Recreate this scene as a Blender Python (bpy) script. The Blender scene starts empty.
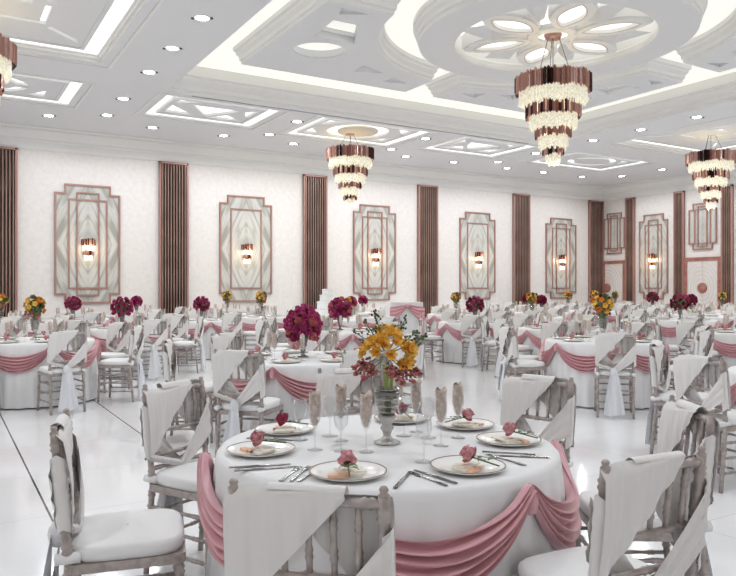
import bpy, bmesh, math, random
from mathutils import Vector, Matrix
PI = math.pi
R = math.radians
rnd = random.Random(7)
C = bpy.context.scene.collection
scene = bpy.context.scene

# ------------------------------------------------------------------ camera
CAM_H = 1.42
YAW = R(31.1)
cd = bpy.data.cameras.new('camera'); cam = bpy.data.objects.new('camera', cd); C.objects.link(cam)
cam.location = (0, 0, CAM_H); cam.rotation_euler = (PI/2, 0, -YAW)
cd.sensor_width = 36; cd.lens = 713/736*36; cd.clip_start = .05; cd.clip_end = 200
scene.camera = cam

# ------------------------------------------------------------------ materials
def mat(name, col, rough=.5, metal=0, spec=.5, emis=None, estr=0, trans=0, ior=1.45, coat=0, sheen=0, alpha=1):
    m = bpy.data.materials.new(name); m.use_nodes = True
    b = m.node_tree.nodes['Principled BSDF']
    b.inputs['Base Color'].default_value = (*col, 1)
    b.inputs['Roughness'].default_value = rough
    b.inputs['Metallic'].default_value = metal
    b.inputs['Specular IOR Level'].default_value = spec
    b.inputs['Transmission Weight'].default_value = trans
    b.inputs['IOR'].default_value = ior
    b.inputs['Coat Weight'].default_value = coat
    b.inputs['Sheen Weight'].default_value = sheen
    if emis:
        b.inputs['Emission Color'].default_value = (*emis, 1)
        b.inputs['Emission Strength'].default_value = estr
    return m

def nodes(m): return m.node_tree.nodes, m.node_tree.links, m.node_tree.nodes['Principled BSDF']

def noise_tint(m, c0, c1, scale, detail=4, coords='Object', dims=None, lo=.35, hi=.65):
    n, l, b = nodes(m)
    tc = n.new('ShaderNodeTexCoord'); nz = n.new('ShaderNodeTexNoise'); cr = n.new('ShaderNodeValToRGB')
    nz.inputs['Scale'].default_value = scale; nz.inputs['Detail'].default_value = detail
    if dims:
        mp = n.new('ShaderNodeMapping'); mp.inputs['Scale'].default_value = dims
        l.new(tc.outputs[coords], mp.inputs['Vector']); l.new(mp.outputs['Vector'], nz.inputs['Vector'])
    else:
        l.new(tc.outputs[coords], nz.inputs['Vector'])
    cr.color_ramp.elements[0].position = lo; cr.color_ramp.elements[1].position = hi
    cr.color_ramp.elements[0].color = (*c0, 1); cr.color_ramp.elements[1].color = (*c1, 1)
    l.new(nz.outputs['Fac'], cr.inputs['Fac']); l.new(cr.outputs['Color'], b.inputs['Base Color'])
    return m

def bump(m, scale, strength, dist=.01, dims=None, kind='noise'):
    n, l, b = nodes(m)
    tc = n.new('ShaderNodeTexCoord'); bp = n.new('ShaderNodeBump')
    mp = n.new('ShaderNodeMapping'); mp.inputs['Scale'].default_value = dims or (1, 1, 1)
    l.new(tc.outputs['Object'], mp.inputs['Vector'])
    t = n.new('ShaderNodeTexNoise' if kind == 'noise' else 'ShaderNodeTexWave')
    t.inputs['Scale'].default_value = scale
    l.new(mp.outputs['Vector'], t.inputs['Vector'])
    l.new(t.outputs['Fac'], bp.inputs['Height'])
    bp.inputs['Strength'].default_value = strength; bp.inputs['Distance'].default_value = dist
    l.new(bp.outputs['Normal'], b.inputs['Normal'])
    return m

M = {}
M['plaster'] = mat('ceiling_plaster', (.735, .745, .765), .75, spec=.2)
M['mould'] = mat('white_moulding', (.80, .80, .79), .55, spec=.3)
M['wall'] = noise_tint(mat('silk_wallpaper', (.8, .77, .75), .6, spec=.3), (.755, .715, .69), (.82, .79, .765), 9, 8, lo=.3, hi=.7)
M['rose'] = mat('rose_gold_metal', (.43, .24, .205), .35, metal=.4)
M['rose_pale'] = mat('pale_rose_line', (.62, .50, .49), .5)
M['bronze'] = noise_tint(mat('bronze_slat', (.25, .15, .12), .3, metal=.5), (.25, .16, .13), (.40, .27, .22), 1.3)
M['dark'] = mat('dark_mirror', (.07, .045, .04), .08, metal=.7)
M['lum'] = mat('painted_cove_glow', (.5, .5, .48), .6, emis=(1, .985, .91), estr=.62)  # cove light put into the recess ceiling as emission, no strips modelled
M['lum2'] = mat('backlit_and_painted_glow', (.5, .5, .49), .6, emis=(1, .985, .92), estr=.92)  # backlit petals, and cove glow painted onto tray recesses and reveals
M['lamp'] = mat('downlight_lens', (1, 1, 1), .5, emis=(.93, .97, 1), estr=25)
M['clip'] = mat('downlight_clip', (.12, .12, .13), .5)
M['beige_disc'] = mat('canopy_disc_beige', (.62, .57, .50), .5)
M['chair'] = noise_tint(mat('pewter_lacquer', (.35, .3, .28), .35, metal=.25), (.31, .27, .25), (.45, .395, .37), 30, 4)
M['cushion'] = bump(mat('white_cushion', (.80, .80, .80), .7, spec=.25), 60, .1)
M['linen'] = bump(mat('ivory_linen', (.73, .715, .695), .75, spec=.2, sheen=.2), 11, .13, .006, dims=(1, .3, .6), kind='wave')
M['satin'] = mat('white_satin_tie', (.70, .71, .74), .55, sheen=.3)
M['cloth'] = mat('white_tablecloth', (.76, .76, .765), .7, spec=.2, sheen=.2)
M['pink'] = mat('dusty_pink_satin', (.68, .36, .395), .42, spec=.5, sheen=.3)
def thin_glass(name, tint, rough, ior, boost=1.0):
    m = bpy.data.materials.new(name); m.use_nodes = True; n = m.node_tree.nodes; l = m.node_tree.links; n.clear()
    o = n.new('ShaderNodeOutputMaterial'); mx = n.new('ShaderNodeMixShader'); t = n.new('ShaderNodeBsdfTransparent'); g = n.new('ShaderNodeBsdfGlossy'); fr = n.new('ShaderNodeLayerWeight')
    t.inputs[0].default_value = (*tint, 1); g.inputs['Roughness'].default_value = rough; fr.inputs['Blend'].default_value = ior
    g.inputs['Color'].default_value = (boost, boost, boost, 1)
    pw = n.new('ShaderNodeMath'); pw.operation = 'POWER'; pw.inputs[1].default_value = 2.5; ma = n.new('ShaderNodeMath'); ma.operation = 'MULTIPLY_ADD'; ma.inputs[1].default_value = ior; ma.inputs[2].default_value = .04
    fr.inputs['Blend'].default_value = .5; l.new(fr.outputs['Facing'], pw.inputs[0]); l.new(pw.outputs[0], ma.inputs[0]); l.new(ma.outputs[0], mx.inputs[0]); l.new(t.outputs[0], mx.inputs[1]); l.new(g.outputs[0], mx.inputs[2]); l.new(mx.outputs[0], o.inputs[0])
    return m
M['glass'] = thin_glass('clear_glass', (.95, .953, .957), .03, .7)
M['vase_glass'] = thin_glass('thick_ribbed_glass', (.76, .76, .745), .10, .6)
M['china'] = mat('white_china', (.85, .85, .83), .15, spec=.6)
M['gold'] = mat('plate_rim', (.30, .22, .17), .3, metal=.7)
M['food'] = noise_tint(mat('cream_napkin_fold', (.8, .75, .66), .7), (.72, .66, .55), (.84, .79, .70), 30)
M['peach'] = mat('peach_fold', (.80, .48, .33), .7)
M['silver'] = mat('silvered_glass', (.50, .49, .47), .22, metal=.55)
M['steel'] = mat('steel_cutlery', (.22, .215, .215), .18, metal=1)
M['beige'] = bump(noise_tint(mat('beige_napkin', (.58, .45, .37), .75, sheen=.2), (.58, .45, .375), (.80, .67, .585), 60), 40, .4)
M['rosepink'] = noise_tint(mat('pink_rose_petal', (.6, .25, .28), .6), (.50, .17, .21), (.76, .42, .43), 60)
M['rosered'] = mat('deep_red_rose_petal', (.33, .03, .07), .6)
M['magenta'] = noise_tint(mat('magenta_petal', (.4, .03, .14), .6), (.34, .02, .11), (.66, .11, .30), 14)
M['magenta2'] = mat('salmon_petal', (.60, .16, .16), .6)
M['burgundy'] = noise_tint(mat('burgundy_petal', (.3, .02, .07), .6), (.16, .01, .035), (.42, .03, .11), 14)
M['yellow'] = noise_tint(mat('yellow_petal', (.85, .5, .05), .55), (.74, .34, .02), (.93, .68, .15), 45)
M['orange'] = mat('orange_petal', (.72, .22, .03), .55)
M['coral'] = noise_tint(mat('coral_blossom', (.45, .09, .07), .6), (.22, .035, .045), (.55, .2, .18), 60)
M['leaf'] = noise_tint(mat('green_leaf', (.06, .1, .03), .5), (.035, .06, .02), (.14, .19, .07), 20)
M['stem'] = mat('pale_green_stem', (.36, .45, .17), .5)
M['vase'] = mat('smoky_glass_vase', (.20, .195, .19), .12, metal=.3)
M['copper'] = mat('copper_prism', (.50, .27, .22), .3, metal=.5)
M['copper4'] = mat('light_copper_prism', (.66, .42, .36), .25, metal=.5)
M['copper2'] = mat('dark_prism', (.06, .028, .028), .18, metal=.7)
M['copper3'] = mat('brown_prism', (.33, .16, .13), .3, metal=.5)
M['crystal'] = noise_tint(mat('lit_crystal', (.9, .87, .74), .2, emis=(1, .93, .74), estr=.38), (.42, .40, .30), (.85, .84, .76), 30)
M['crystal_in'] = mat('glowing_core', (1, .9, .7), .5, emis=(1, .86, .6), estr=2.6)
M['cake'] = mat('white_icing', (.86, .86, .85), .5)
M['door'] = mat('cream_door', (.72, .66, .62), .5)
M['doorframe'] = noise_tint(mat('red_wood_frame', (.35, .14, .11), .4), (.28, .10, .08), (.42, .19, .15), 6)
M['cord'] = mat('dark_cable', (.08, .07, .07), .5)

def floor_material():
    m = mat('polished_white_tile', (.8, .81, .83), .1, spec=.6)
    n, l, b = nodes(m)
    tc = n.new('ShaderNodeTexCoord'); sep = n.new('ShaderNodeSeparateXYZ'); l.new(tc.outputs['Object'], sep.inputs[0])
    def line(axis, off, step, w):
        a = n.new('ShaderNodeMath'); a.operation = 'SUBTRACT'; l.new(sep.outputs[axis], a.inputs[0]); a.inputs[1].default_value = off
        p = n.new('ShaderNodeMath'); p.operation = 'PINGPONG'; l.new(a.outputs[0], p.inputs[0]); p.inputs[1].default_value = step/2
        c = n.new('ShaderNodeMath'); c.operation = 'LESS_THAN'; l.new(p.outputs[0], c.inputs[0]); c.inputs[1].default_value = w
        return c
    a = line('X', .6, 1.09, .0022); c = line('Y', 2.65, 1.09, .0022)
    mx = n.new('ShaderNodeMath'); mx.operation = 'MAXIMUM'; l.new(a.outputs[0], mx.inputs[0]); l.new(c.outputs[0], mx.inputs[1])
    nz = n.new('ShaderNodeTexNoise'); nz.inputs['Scale'].default_value = .8; nz.inputs['Detail'].default_value = 6; nz.inputs['Distortion'].default_value = 1.2
    l.new(tc.outputs['Object'], nz.inputs['Vector'])
    cr = n.new('ShaderNodeValToRGB'); cr.color_ramp.elements[0].color = (.80, .805, .825, 1); cr.color_ramp.elements[1].color = (.85, .855, .87, 1)
    cr.color_ramp.elements[0].position = .35; cr.color_ramp.elements[1].position = .6
    l.new(nz.outputs['Fac'], cr.inputs['Fac'])
    mix = n.new('ShaderNodeMix'); mix.data_type = 'RGBA'
    l.new(mx.outputs[0], mix.inputs['Factor']); l.new(cr.outputs['Color'], mix.inputs['A']); mix.inputs['B'].default_value = (.52, .53, .56, 1)
    # two dark inlay lines
    d1 = line('X', .6, 60, .007); d2 = line('X', 1.69, 60, .007)
    mx2 = n.new('ShaderNodeMath'); mx2.operation = 'MAXIMUM'; l.new(d1.outputs[0], mx2.inputs[0]); l.new(d2.outputs[0], mx2.inputs[1])
    mix2 = n.new('ShaderNodeMix'); mix2.data_type = 'RGBA'
    l.new(mx2.outputs[0], mix2.inputs['Factor']); l.new(mix.outputs['Result'], mix2.inputs['A']); mix2.inputs['B'].default_value = (.09, .09, .09, 1)
    l.new(mix2.outputs['Result'], b.inputs['Base Color'])
    return m
M['floor'] = floor_material()

def marble_material():
    m = mat('bookmatched_marble', (.7, .69, .66), .25, spec=.4)
    n, l, b = nodes(m)
    tc = n.new('ShaderNodeTexCoord'); sep = n.new('ShaderNodeSeparateXYZ'); l.new(tc.outputs['Object'], sep.inputs[0])
    ax = n.new('ShaderNodeMath'); ax.operation = 'ABSOLUTE'; l.new(sep.outputs['X'], ax.inputs[0])
    az = n.new('ShaderNodeMath'); az.operation = 'ABSOLUTE'; l.new(sep.outputs['Z'], az.inputs[0])
    cb = n.new('ShaderNodeCombineXYZ'); l.new(ax.outputs[0], cb.inputs[0]); l.new(az.outputs[0], cb.inputs[1])
    mp = n.new('ShaderNodeMapping'); mp.inputs['Rotation'].default_value = (0, 0, R(68)); l.new(cb.outputs[0], mp.inputs['Vector'])
    mp2 = n.new('ShaderNodeMapping'); mp2.inputs['Scale'].default_value = (1, 7, 1); l.new(mp.outputs[0], mp2.inputs['Vector'])
    nz = n.new('ShaderNodeTexNoise'); nz.inputs['Scale'].default_value = 1.1; nz.inputs['Detail'].default_value = 5; nz.inputs['Distortion'].default_value = .6
    l.new(mp2.outputs[0], nz.inputs['Vector'])
    cr = n.new('ShaderNodeValToRGB')
    e = cr.color_ramp.elements
    e[0].position = .36; e[0].color = (.36, .36, .325, 1); e[1].position = .56; e[1].color = (.60, .60, .57, 1)
    x = e.new(.46); x.color = (.50, .495, .455, 1)
    l.new(nz.outputs['Fac'], cr.inputs['Fac']); l.new(cr.outputs['Color'], b.inputs['Base Color'])
    return m
M['marble'] = marble_material()

# ------------------------------------------------------------------ mesh helper
class MB:
    def __init__(s): s.v = []; s.f = []; s.sm = []; s.mi = []
    def add(s, vs, fs, smooth=False, mi=0, mtx=None):
        o = len(s.v)
        if mtx is not None: vs = [tuple(mtx @ Vector(p)) for p in vs]
        s.v += [tuple(p) for p in vs]; s.f += [tuple(i+o for i in f) for f in fs]
        s.sm += [smooth]*len(fs); s.mi += [mi]*len(fs)
        return s
    def box(s, x0, x1, y0, y1, z0, z1, mi=0, mtx=None):
        return s.add([(x0,y0,z0),(x1,y0,z0),(x1,y1,z0),(x0,y1,z0),(x0,y0,z1),(x1,y0,z1),(x1,y1,z1),(x0,y1,z1)],
                     [(0,3,2,1),(4,5,6,7),(0,1,5,4),(1,2,6,5),(2,3,7,6),(3,0,4,7)], False, mi, mtx)
    def tube(s, p0, p1, r, n=8, prof=None, mi=0, mtx=None, cap=True):
        """prof: list of (t, radius factor)"""
        p0 = Vector(p0); p1 = Vector(p1); d = (p1-p0); L = d.length; d.normalize()
        a = Vector((0,0,1)) if abs(d.z) < .9 else Vector((1,0,0))
        u = d.cross(a).normalized(); w = d.cross(u)
        prof = prof or [(0,1),(1,1)]
        vs = []
        for t, k in prof:
            c = p0 + d*L*t
            for i in range(n):
                q = 2*PI*i/n
                vs.append(c + (u*math.cos(q) + w*math.sin(q))*r*k)
        fs = []
        for j in range(len(prof)-1):
            for i in range(n):
                fs.append((j*n+i, j*n+(i+1)%n, (j+1)*n+(i+1)%n, (j+1)*n+i))
        if cap:
            fs.append(tuple(range(n))[::-1]); m = (len(prof)-1)*n; fs.append(tuple(m+i for i in range(n)))
        return s.add(vs, fs, True, mi, mtx)
    def lathe(s, prof, n=24, c=(0,0,0), mi=0, mtx=None, smooth=True, cap=True):
        vs = []; fs = []
        for r, z in prof:
            for i in range(n):
                q = 2*PI*i/n; vs.append((c[0]+r*math.cos(q), c[1]+r*math.sin(q), c[2]+z))
        for j in range(len(prof)-1):
            for i in range(n):
                fs.append((j*n+i, j*n+(i+1)%n, (j+1)*n+(i+1)%n, (j+1)*n+i))
        if cap:
            fs.append(tuple(range(n))[::-1]); m = (len(prof)-1)*n; fs.append(tuple(m+i for i in range(n)))
        return s.add(vs, fs, smooth, mi, mtx)
    def grid(s, fn, nu, nv, smooth=True, mi=0, mtx=None, closed=False):
        vs = [fn(i/nu, j/nv) for j in range(nv+1) for i in range(nu+1)]
        W = nu+1
        fs = [(j*W+i, j*W+i+1, (j+1)*W+i+1, (j+1)*W+i) for j in range(nv) for i in range(nu)]
        return s.add(vs, fs, smooth, mi, mtx)
    def sweep(s, path, prof, mi=0, closed=True, smooth=False, mtx=None):
        """path: CCW list of (x,y); prof: list of (outward offset, z). mitred."""
        n = len(path); vs = []; P = [Vector((p[0], p[1])) for p in path]
        nor = []
        for i in range(n):
            a = P[i]-P[i-1] if (closed or i > 0) else P[1]-P[0]
            b = P[(i+1) % n]-P[i] if (closed or i < n-1) else P[-1]-P[-2]
            na = Vector((a.y, -a.x)).normalized(); nb = Vector((b.y, -b.x)).normalized()
            m = (na+nb); k = m.length
            m = m/k if k > 1e-6 else na
            nor.append(m/max(.3, m.dot(na)))
        for i in range(n):
            for o, z in prof: vs.append((P[i].x+nor[i].x*o, P[i].y+nor[i].y*o, z))
        k = len(prof); fs = []
        for i in range(n if closed else n-1):
            j = (i+1) % n
            for q in range(k-1): fs.append((i*k+q, j*k+q, j*k+q+1, i*k+q+1))
        return s.add(vs, fs, smooth, mi, mtx)
    def plate(s, outer, holes, z0, z1, mi=0, top=True, side=True):
        """flat plate with holes"""
        bm = bmesh.new()
        es = []
        for loop in [outer]+holes:
            vv = [bm.verts.new((x, y, z0)) for x, y in loop]
            for i in range(len(vv)): es.append(bm.edges.new((vv[i], vv[(i+1) % len(vv)])))
        bmesh.ops.triangle_fill(bm, use_beauty=True, use_dissolve=False, edges=es)
        bm.verts.index_update()
        vs = [v.co[:] for v in bm.verts]; fs = [tuple(v.index for v in f.verts) for f in bm.faces]
        bm.free()
        s.add(vs, fs, False, mi)
        if top: s.add([(x, y, z1) for x, y, z in vs], fs, False, mi)
        if side:
            for loop in [outer]+holes:
                n = len(loop)
                s.add([(x, y, z0) for x, y in loop]+[(x, y, z1) for x, y in loop], [(i, (i+1) % n, n+(i+1) % n, n+i) for i in range(n)], False, mi)
        return s
    def build(s, name, mats, parent=None, loc=None):
        me = bpy.data.meshes.new(name); me.from_pydata(s.v, [], s.f)
        me.polygons.foreach_set('use_smooth', s.sm); me.polygons.foreach_set('material_index', s.mi)
        if not isinstance(mats, (list, tuple)): mats = [mats]
        for m in mats: me.materials.append(m)
        me.update()
        o = bpy.data.objects.new(name, me); C.objects.link(o)
        if parent: o.parent = parent
        if loc: o.location = loc
        return o

def tag(o, label, cat, group=None):
    o['label'] = label; o['category'] = cat
    if group: o['group'] = group
    return o
def thing(name, label, cat, loc=(0,0,0), rz=0, group=None):
    o = bpy.data.objects.new(name, None); C.objects.link(o); o.empty_display_size = .1
    o.location = loc; o.rotation_euler = (0, 0, rz)
    return tag(o, label, cat, group)
def struct(o): o['kind'] = 'structure'; return o
KIDS = {}
def kids(o):
    if o.name not in KIDS: KIDS[o.name] = list(o.children)
    return KIDS[o.name]
def dup(root, loc, rz, label, group=None, scale=None, cat=None):
    def rec(o, par):
        c = o.copy(); C.objects.link(c); c.parent = par
        for ch in kids(o): rec(ch, c)
        return c
    c = rec(root, None)
    c.location = loc; c.rotation_euler = (0, 0, rz)
    if scale: c.scale = (scale,)*3
    return tag(c, label, cat or root['category'], group or root.get('group'))
class Proto:
    """first use moves the source itself, later uses copy it"""
    def __init__(s, root): s.r = root; s.used = False
    def place(s, loc, rz, label, group=None, scale=None):
        if not s.used:
            s.used = True; o = s.r; kids(o)
            o.location = loc; o.rotation_euler = (0, 0, rz)
            if scale: o.scale = (scale,)*3
            return tag(o, label, o['category'], group)
        o = dup(s.r, loc, rz, label, group, scale or 1.0)
        return o

def rect(x0, x1, y0, y1): return [(x0, y0), (x1, y0), (x1, y1), (x0, y1)]
def circle(cx, cy, r, n=48): return [(cx+r*math.cos(2*PI*i/n), cy+r*math.sin(2*PI*i/n)) for i in range(n)]

# ------------------------------------------------------------------ room
X0, X1, Y0, Y1 = -4.1, 22.1, -1.6, 19.0
CX, CY = 9.0, 8.8
H0 = 5.3
struct(MB().box(X0, X1, Y0, Y1, -.1, 0).build('floor', M['floor']))
struct(MB().box(X0-.2, X1+.2, Y1, Y1+.2, 0, 6.6).build('wall_back', M['wall']))
struct(MB().box(X1, X1+.2, Y0, Y1, 0, 6.6).build('wall_right', M['wall']))
struct(MB().box(X0-.2, X0, Y0, Y1, 0, 6.6).build('wall_left', M['wall']))
struct(MB().box(X0-.2, X1+.2, Y0-.2, Y0, 0, 6.6).build('wall_front', M['wall']))
# crown cornice round the room (inside: outward offset negative)
cor = [(0, 4.78), (-.03, 4.78), (-.05, 4.84), (-.05, 4.96), (-.09, 4.99), (-.09, 5.03), (-.13, 5.07), (-.2, 5.16), (-.24, 5.2), (-.24, 5.25), (-.3, 5.27), (-.3, 5.31)]
struct(MB().sweep(rect(X0, X1, Y0, Y1), cor).build('trim_1', M['mould']))
struct(MB().sweep(rect(X0, X1, Y0, Y1), [(0, .0), (-.02, .0), (-.02, .12), (-.012, .14), (0, .14)]).build('trim_2', M['mould']))

TR = dict(x0=3.86, x1=14.14, y0=3.5, y1=14.1)   # central tray
small = []
for sx in (1, -1):
    def mx(a, b): return (a, b) if sx == 1 else (2*CX-b, 2*CX-a)
    small.append(('chev', *mx(3.95, 6.42), 14.38, 16.2, sx))
    small.append(('corner', *mx(-.8, 2.36), 14.38, 16.24, sx))
    small.append(('side', *mx(-1.4, 2.41), 4.66, 12.94, sx))
small.append(('ring', 7.5, 10.5, 14.4, 16.42, 1))
holes = [rect(TR['x0'], TR['x1'], TR['y0'], TR['y1'])]+[rect(a, b, c, d) for k, a, b, c, d, s_ in small]
mb = MB().plate(rect(X0, X1, Y0, Y1), holes, H0, H0+.06, top=False, side=False)
ceil = struct(mb.build('ceiling', M['plaster']))
# roof slab above
struct(MB().box(X0-.2, X1+.2, Y0-.2, Y1+.2, 6.45, 6.6).build('ceiling_slab', M['plaster']))
# central tray: stepped mouldings up to the recess ceiling, cove glow painted on
HT = 5.98
mb = MB().sweep(rect(TR['x0'], TR['x1'], TR['y0'], TR['y1']), [(0, H0), (0, H0+.07), (-.05, H0+.09), (-.05, H0+.17), (-.10, H0+.21), (-.17, H0+.27), (-.17, H0+.31), (-.21, H0+.33), (-.21, H0+.36), (.25, H0+.36), (.25, HT)])
struct(mb.build('trim_3', M['mould']))
struct(MB().box(4.4, 13.6, TR['y1']+.06, TR['y1']+.10, H0-.006, H0+.01).build('trim_8', mat('air_slot', (.25, .26, .33), .6)))
struct(MB().plate(rect(TR['x0']-.25, TR['x1']+.25, TR['y0']-.25, TR['y1']+.25), [circle(CX, CY, 1.95)], HT, HT+.02, top=False, side=False).build('ceiling_cove', M['lum']))  # emission stands in for light from hidden cove strips
# corner panels with a quarter of a circle cut away
HP = 5.64
def corner_panel(sx, sy):
    gx, gy, ex, ey, rc = .37, .40, 4.1, 3.95, 3.0
    a0 = math.asin(gy/rc); a1 = math.acos(gx/rc)
    arc = [(rc*math.cos(a0+(a1-a0)*i/24), rc*math.sin(a0+(a1-a0)*i/24)) for i in range(25)]
    out = [(ex, gy), (ex, ey), (gx, ey)] + arc[::-1]
    hs = [circle(3.15, 2.58, .5, 36)]
    hs.append([(3.6, 1.9), (2.82, 1.9), (3.2, 1.1), (3.66, 1.1)][::-1])
    hs.append([(2.05, 3.25), (2.1, 2.8), (1.5, 3.05)])
    hs.append([(1.2, 3.15), (1.2, 3.55), (.7, 3.4)])
    hs.append([(3.3, .62), (3.8, .6), (3.7, .85)])
    def tf(L):
        L = [(CX+sx*x, CY+sy*y) for x, y in L]
        return L if sx*sy > 0 else L[::-1]
    out = tf(out); hs = [tf(h) for h in hs]
    mb = MB().plate(out, hs, HP, HP+.2, top=False, side=False)
    for h in hs: mb.sweep(h, [(0, HP), (0, HP+.05), (-.03, HP+.07), (-.03, HP+.12), (0, HP+.13), (0, HP+.2)])
    o = struct(mb.build('ceiling_panel', M['plaster']))
    m2 = MB().sweep(out, [(0, HP), (0, HP+.05), (.03, HP+.07), (.03, HP+.13), (.08, HP+.19), (.08, HP+.23), (.12, HP+.26), (.12, HP+.335)])
    struct(m2.build('trim_4', M['mould']))
for sx in (-1, 1):
    for sy in (-1, 1): corner_panel(sx, sy)
# hanging ring
mb = MB().plate(circle(CX, CY, 2.29, 96), [circle(CX, CY, 1.67, 96)], HP-.02, HP+.1, top=False, side=False)
struct(mb.build('ceiling_ring', M['plaster']))
mb = MB().sweep(circle(CX, CY, 2.29, 96), [(0, HP-.02), (0, HP+.05), (.03, HP+.07), (.03, HP+.13), (.07, HP+.19), (.07, HP+.24), (.10, HP+.26), (.10, HP+.335)], smooth=False)
mb.sweep(circle(CX, CY, 1.67, 96), [(0, HP-.02), (0, HP+.04), (.03, HP+.06), (.03, HP+.12), (.08, HP+.16), (.08, HP+.45), (.4, HP+.46)])
struct(mb.build('trim_5', M['mould']))
struct(MB().plate(circle(CX, CY, 2.0, 64), [], HP+.46, HP+.5, top=False, side=False).build('ceiling_rose_glow', M['lum2']))  # recess above the ring, its brightness painted as emission

# flower lattice inside the ring
FZ = HP+.06
def lens(r0, r1, hw, n=14):
    L = []
    for i in range(n+1):
        t = i/n; L.append((r0+(r1-r0)*t, -hw*math.sin(PI*t)**.8 if 0 < t < 1 else 0))
    for i in range(1, n):
        t = 1-i/n; L.append((r0+(r1-r0)*t, hw*math.sin(PI*t)**.8))
    return L
def rot(L, a, c=(CX, CY)): return [(c[0]+x*math.cos(a)-y*math.sin(a), c[1]+x*math.sin(a)+y*math.cos(a)) for x, y in L]
ros = thing('ceiling_rose', 'white plaster flower of six petals round the largest chandelier fixing', 'ceiling ornament', (CX, CY, FZ))
def sub(mb, name, m, par): 
    o = mb.build(name, m, par); return o
def shift(mb, c): mb.v = [(x-c[0], y-c[1], z-c[2]) for x, y, z in mb.v]; return mb
mb = MB().lathe([(.25, 0), (.40, 0), (.42, .02), (.42, .10), (.36, .12)], 48, cap=False)
mb.build('centre_ring', M['mould'], ros)
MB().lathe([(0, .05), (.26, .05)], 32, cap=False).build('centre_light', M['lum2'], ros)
MB().lathe([(.0, -.02), (.13, -.02), (.15, .03), (.15, .06)], 32, cap=False).build('fixing_plate', M['rose'], ros)
for k in range(6):
    a = R(60*k+2)
    o_, i_ = rot(lens(.36, 1.60, .33), a), rot(lens(.50, 1.40, .20), a)
    mb = MB().plate(o_, [i_], FZ, FZ+.1, top=False, side=False)
    mb.sweep(o_, [(-.0, FZ), (0, FZ+.04), (.03, FZ+.05), (.03, FZ+.3)]); mb.sweep(i_, [(0, FZ), (0, FZ+.08)])
    mb.sweep(i_, [(0, FZ-.004), (.022, FZ-.004)], mi=1); shift(mb, (CX, CY, FZ)); p = mb.build('petal', [M['mould'], M['rose_pale']], ros)
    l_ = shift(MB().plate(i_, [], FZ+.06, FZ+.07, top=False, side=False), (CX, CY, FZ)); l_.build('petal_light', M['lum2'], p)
    a += R(30)
    d = [(.62, 0), (1.12, -.17), (1.72, -.0), (1.12, .17)]
    D = rot(d, a); apex = Vector((1.05, 0)); A = rot([(1.05, 0)], a)[0]
    mb = MB()
    mb.add([(x, y, FZ+.12) for x, y in D]+[(A[0], A[1], FZ-.09)], [(0, 1, 4), (1, 2, 4), (2, 3, 4), (3, 0, 4)])
    shift(mb, (CX, CY, FZ)); mb.build('rhombus', M['plaster'], ros)

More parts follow.
